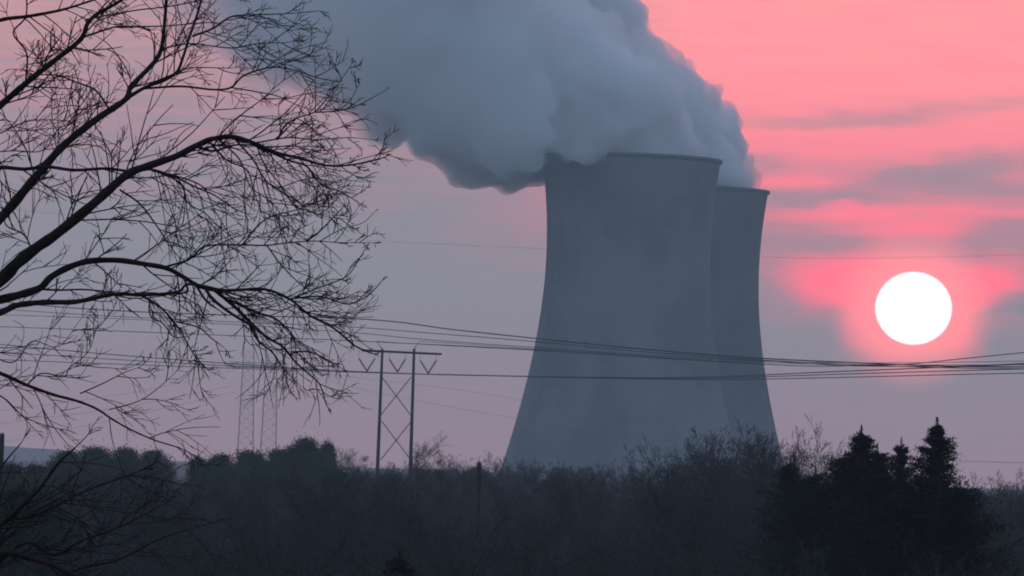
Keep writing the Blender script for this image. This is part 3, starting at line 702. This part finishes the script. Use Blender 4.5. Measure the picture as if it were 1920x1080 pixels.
SUBS = [
 # forks from the limbs above: parent index, points, w0, w1, density, twig length
 (1, [(240, 183), (270, 165), (310, 148), (332, 135), (344, 105), (355, 70), (372, 20), (385, -30)], 8, 4, 1.0, 80),
 (1, [(332, 135), (360, 127), (400, 127), (430, 128)], 3, 1.5, 1.0, 60),
 (1, [(268, 166), (340, 162), (400, 168), (433, 164), (455, 143), (490, 130), (520, 126), (560, 134), (592, 145), (625, 152)], 5, 2, 1.5, 70),
 (1, [(433, 164), (480, 172), (520, 180), (555, 196), (600, 210)], 3, 1.2, 1.2, 60),
 (1, [(303, 95), (322, 87), (363, 82), (433, 90), (480, 82), (535, 80)], 4, 1.5, 1.0, 60),
 (1, [(360, 68), (400, 53), (432, 32), (470, 28), (530, 26), (580, 22)], 5, 1.5, 1.4, 60),
 (1, [(155, 70), (200, 55), (225, 50), (300, 49), (390, 42)], 5, 2, 1.0, 60),
 (0, [(48, 155), (50, 100), (25, 62), (48, 32), (50, -10)], 4, 3, .8, 60),
 (1, [(120, 270), (160, 225), (110, 150), (70, 140)], 2, 1, .8, 60),
 (2, [(-60, 322), (0, 314), (45, 317), (90, 313), (140, 319), (200, 316), (250, 322), (285, 318), (330, 333), (365, 350), (400, 365), (430, 385)], 9, 2.5, 1.3, 80),
 (2, [(275, 314), (300, 324), (340, 345), (352, 380), (385, 400), (410, 425)], 5, 1.5, 1.6, 80),
 (2, [(285, 320), (330, 330), (380, 350), (400, 390), (430, 440)], 4, 1.3, 1.6, 70),
 (2, [(225, 356), (262, 382), (290, 418), (308, 445), (328, 474)], 4, 2, .5, 50),
 (2, [(370, 275), (400, 283), (440, 272), (480, 272)], 6, 3, .6, 60),
 (2, [(430, 258), (470, 268), (540, 258), (590, 262), (650, 258), (700, 262)], 4, 1.2, 1.4, 60),
 (2, [(520, 262), (535, 235), (560, 220), (590, 210), (612, 185), (632, 160), (657, 124)], 4, 1.2, .9, 60),
 (2, [(590, 211), (630, 207), (655, 190), (672, 160)], 3, 1, .6, 50),
 (2, [(620, 210), (660, 202), (695, 185), (725, 168)], 2.5, 1, .6, 40),
 (2, [(480, 272), (540, 300), (575, 312), (602, 345), (640, 360), (672, 380)], 5, 1.5, 1.5, 70),
 (2, [(440, 260), (475, 300), (500, 340), (545, 370), (590, 400), (640, 410)], 4, 1.2, 1.5, 80),
 (2, [(410, 262), (450, 300), (470, 350), (510, 380), (540, 420)], 3.5, 1.2, 1.5, 80),
 (2, [(395, 268), (425, 300), (462, 318), (475, 355), (490, 400)], 4, 1.5, 1.5, 70),
 (3, [(312, 500), (355, 486), (384, 462), (440, 459), (500, 460), (540, 455), (590, 452), (640, 455), (692, 455)], 5, 1.3, 1.2, 70),
 (3, [(455, 459), (482, 425), (510, 405), (560, 392), (590, 372), (640, 350)], 3.5, 1.2, 1.2, 60),
 (3, [(575, 452), (598, 435), (618, 415), (642, 390)], 3.5, 1.8, .6, 40),
 (3, [(600, 452), (640, 430), (680, 418), (700, 400)], 2, 1, .8, 40),
 (3, [(500, 460), (530, 500), (560, 530), (580, 545)], 3, 1.2, .8, 50),
 (3, [(545, 562), (575, 548), (610, 535), (650, 518), (672, 488), (684, 468)], 4, 1.5, .9, 50),
 (3, [(545, 560), (600, 556), (650, 570), (680, 560), (700, 545), (715, 528)], 4, 1.8, .9, 50),
 (3, [(400, 542), (440, 575), (470, 605), (500, 632), (530, 650), (555, 680), (580, 702), (600, 722), (612, 760)], 8, 1.8, 1.5, 70),
 (3, [(385, 540), (400, 562), (440, 592), (480, 615), (500, 632)], 7, 4, 1.0, 70),
 (3, [(430, 562), (480, 585), (515, 597), (540, 618), (560, 640), (600, 660)], 6, 1.5, 1.3, 60),
 (3, [(365, 530), (385, 562), (405, 578)], 6, 3, .6, 40),
 (3, [(470, 610), (485, 640), (510, 660), (530, 690), (560, 720)], 5, 1.2, 1.2, 60),
 (3, [(545, 660), (580, 660), (610, 672), (640, 690)], 4, 1.2, 1.3, 50),
 (3, [(560, 580), (600, 600), (640, 618), (690, 650)], 3, 1.2, 1.2, 50),
 (4, [(265, 554), (298, 574), (325, 602), (345, 632), (362, 662), (385, 690)], 5, 1.5, .8, 50),
 (4, [(330, 603), (372, 614), (395, 633), (414, 647)], 3.5, 1.8, .3, 40),
 (4, [(280, 560), (282, 592), (305, 606), (325, 631), (345, 632)], 3, 2, .3, 30),
 (4, [(75, 542), (110, 544), (160, 543), (215, 549)], 5, 3, .4, 50),
 (4, [(-100, 600), (0, 545), (20, 530), (45, 508)], 4, 2, .5, 60),
 (5, [(50, 722), (78, 700), (120, 706), (130, 690), (165, 660), (182, 612)], 3, 1.2, .8, 60),
 (5, [(150, 738), (195, 718), (230, 700), (262, 688)], 3, 1.2, .8, 60),
 (5, [(205, 768), (260, 752), (300, 725), (335, 692)], 2.5, 1, .6, 60),
 (5, [(-60, 720), (0, 742), (30, 768), (62, 802)], 4, 1.5, .8, 50),
 (5, [(-60, 640), (20, 680), (60, 640), (110, 650), (150, 600)], 3, 1, .8, 70),
 (2, [(60, 470), (45, 440), (10, 420), (20, 380), (60, 350)], 4, 1.2, 1.2, 80),
 (2, [(205, 205), (180, 170), (145, 155), (110, 142), (80, 140)], 4, 2.5, .7, 50),
 (1, [(245, 148), (232, 120), (205, 85), (188, 72)], 2.5, 1.5, .3, 40),
 (1, [(100, 290), (130, 230), (160, 260), (200, 215)], 2, 1, 1.2, 60),
 (1, [(0, 250), (50, 228), (100, 225), (150, 230)], 3, 1.2, 1.5, 70),
 (1, [(-60, 290), (20, 283), (80, 282), (110, 240), (150, 200)], 3, 1.2, 1.6, 70),
 (1, [(160, 40), (170, 35), (250, 20), (330, 10), (420, -10)], 4, 2, 1.2, 60),
 (3, [(345, 520), (352, 545), (340, 550)], 5, 4, .2, 30),
]
class TreeBuild:
    def __init__(s, D): s.D = D; s.twigs = Geo(); s.rnd = random.Random(9)
    def to3(s, a, dep): 
        return np.array([tuple(P(q[0], q[1], s.D + d_)) for q, d_ in zip(a, dep)])
    def twig(s, p, ang, L, w, dep, lev):
        r_ = s.rnd; n = 6; pts = [np.array(p, float)]; a = ang; dd_ = [dep]; dz = r_.uniform(-.55, .55) * L * PXM * .8
        curl = r_.uniform(-.3, .38)
        for i in range(n):
            a += curl * (1.0 / n) * 1.6 + r_.gauss(0, .055)
            pts.append(pts[-1] + np.array([math.cos(a), -math.sin(a)]) * L / n); dd_.append(dep + dz * (i + 1) / n)
        q = s.to3(pts, dd_); s.twigs.tube(q, np.linspace(w, max(w * .5, .9), n + 1) * .5 * s.D / F, 3)
        if lev < 2:
            for k in range(r_.choice((2, 3, 4, 4)) if lev == 0 else r_.choice((0, 1, 2, 2))):
                f_ = r_.uniform(.15, .95); i = min(int(f_ * n), n - 1); b = pts[i] + (pts[i + 1] - pts[i]) * (f_ * n - i)
                s.twig(b, a + r_.choice((-1, 1)) * r_.uniform(.3, .75), L * r_.uniform(.35, .65), max(w * .72, 1.4), dd_[i], lev + 1)
    def spawn(s, pts, dep, w, dens, TL, start=0.0):
        r_ = s.rnd; seg = np.linalg.norm(np.diff(pts, axis=0), axis=1); cum = np.concatenate([[0], np.cumsum(seg)]); tot = cum[-1]
        d_ = start * tot
        while d_ < tot:
            i = min(int(np.searchsorted(cum, d_)) - 1, len(seg) - 1); i = max(i, 0); f_ = (d_ - cum[i]) / max(seg[i], 1e-6)
            p = pts[i] + (pts[i + 1] - pts[i]) * f_
            if p[0] > -60 and p[1] > -80:
                if r_.random() < .12: d_ += 20.0; continue
                tn = pts[i + 1] - pts[i]; a = math.atan2(-tn[1], tn[0]); fr = d_ / tot
                L = TL * r_.uniform(.5, 1.9) * (1.15 - .35 * fr) * (1.0 if p[0] < 560 else max(.3, 1 - (p[0] - 560) / 190))
                s.twig(p, a + r_.choice((-1, 1)) * r_.uniform(.3, .95), L, min(3.6, max(2.3, w[i] * .45)), dep[i], 0)
            d_ += r_.expovariate(1.0) * 27.0 / dens + 5.0
        s.twig(pts[-1], math.atan2(-(pts[-1] - pts[-2])[1], (pts[-1] - pts[-2])[0]), TL * (.6 if pts[-1][0] < 600 else .22), w[-1], dep[-1], 0)
tb = TreeBuild(DT)
trp = P(-330, 700, DT); g0 = gz(trp.x, DT)
tree = empty('bare_tree', (trp.x, DT, g0)); TO = Vector((trp.x, DT, g0))
tag(tree, 'large near bare tree reaching in from the left edge with long arching branches', 'tree')
g = Geo()
zt_ = P(-330, -200, DT).z
tp = np.array([(trp.x, DT, g0 - .3), (trp.x + .05, DT, g0 + 2.5), (trp.x - .03, DT, trp.z), (trp.x + .08, DT, (trp.z + zt_) / 2), (trp.x + .2, DT + .1, zt_)]) - np.array(TO)
g.tube(smooth(tp), np.linspace(.26, .09, len(smooth(tp))), 14); mobj('trunk', g.mesh('trunk', M_bark, True), tree)
dens_all = []
for k, (pts, w0, w1, da, db, dens, TL) in enumerate(LIMBS):
    q = smooth(pts); n = len(q); dep = np.linspace(da, db, n) + .12 * np.sin(np.linspace(0, 9, n) + k); w = w1 + (w0 - w1) * np.linspace(1, 0, n) ** 1.35
    # knotty outline
    w = w * (1 + .06 * np.sin(np.linspace(0, 60, n) * 1.7 + k))
    g = Geo(); g.tube(tb.to3(q, dep) - np.array(TO), w * .5 * DT / F, 8)
    mobj('limb', g.mesh('limb', M_bark, True), tree); dens_all.append((q, dep))
    tb.spawn(q, dep, w, dens, TL, .45)
gs = Geo()
for (pi, pts, w0, w1, dens, TL) in SUBS:
    q = smooth(pts); n = len(q); pq, pd = dens_all[pi]
    d0 = pd[int(np.argmin(np.linalg.norm(pq - q[0], axis=1)))]
    dep = d0 + np.linspace(0, rt_.uniform(-.9, .9), n); w = np.linspace(w0, w1, n)
    gs.tube(tb.to3(q, dep) - np.array(TO), w * .5 * DT / F, 6)
    tb.spawn(q, dep, w, dens, TL, .08)
mobj('boughs', gs.mesh('boughs', M_bark, True), tree)
for a in tb.twigs.v: a -= np.array(TO, dtype=np.float32)
mobj('twigs', tb.twigs.mesh('twigs', M_bark), tree)
print('twig verts', tb.twigs.n)

# dark bare bush in the lower left corner, nearer than the wood
def bush(D, stems, label):
    b = TreeBuild(D); b.rnd = random.Random(21); root = P(stems[0][0][0][0], 1180, D); gg = gz(root.x, D)
    e_ = empty('bare_bush', (root.x, D, gg)); OO = np.array((root.x, D, gg)); st = Geo()
    for k, (pts, w0, w1, dens, TL) in enumerate(stems):
        q = smooth(pts); n = len(q); dep = np.linspace(0, b.rnd.uniform(-.8, .8), n); w = np.linspace(w0, w1, n)
        st.tube(b.to3(q, dep) - OO, w * .5 * D / F, 6); b.spawn(q, dep, w, dens, TL, .15)
    gr0 = P(stems[0][0][0][0], 1120, D) ; st.tube([(0, 0, -.2), tuple(np.array(gr0) - OO)], [.09, .06], 8)
    mobj('stems', st.mesh('stems', M_bark, True), e_)
    for a in b.twigs.v: a -= OO.astype(np.float32)
    mobj('twigs', b.twigs.mesh('twigs', M_bark), e_)
    tag(e_, label, 'bush'); return e_
bush(48.0, [
 ([(-60, 1120), (-20, 1010), (30, 960), (75, 915), (110, 868), (140, 840)], 12, 3, 1.0, 80),
 ([(-60, 1120), (-10, 990), (60, 968), (110, 945), (150, 925), (200, 905), (250, 888)], 10, 3, 1.2, 90),
 ([(-60, 1120), (0, 1040), (50, 1044), (100, 1060), (150, 1085)], 14, 8, 1.0, 90),
 ([(-60, 1120), (40, 1020), (100, 1040), (150, 1015), (220, 990), (300, 950)], 8, 2, 1.2, 90),
 ([(-60, 1120), (-40, 960), (0, 880), (40, 830)], 8, 2, .8, 60),
 ([(60, 1130), (140, 1070), (220, 1050), (300, 1010), (380, 985)], 8, 2, 1.2, 80)],
 'dark bare bush in the lower left corner in front of the woods')

# ------------------------------------------------------------------ haze
def haze():
    g = Geo(); zlo, zhi = -4.6, 366.0
    g.box(((0), 0, (zlo + zhi) / 2), (2 * (EXT + 60), 2 * (EXT + 60), zhi - zlo))
    m = bpy.data.materials.new('evening_haze'); m.use_nodes = True; t_ = m.node_tree; t_.nodes.clear()
    o = t_.nodes.new('ShaderNodeOutputMaterial'); pv = t_.nodes.new('ShaderNodeVolumePrincipled'); t_.links.new(pv.outputs[0], o.inputs['Volume'])
    pv.inputs['Color'].default_value = (.76, .93, 1.0, 1); pv.inputs['Density'].default_value = HAZE; pv.inputs['Anisotropy'].default_value = 0.0
    h = mobj('haze', g.mesh('haze', m)); tag(h, kind='stuff', label='thin blue evening haze in the air', cat='haze')
HAZE = 0.00017
haze()
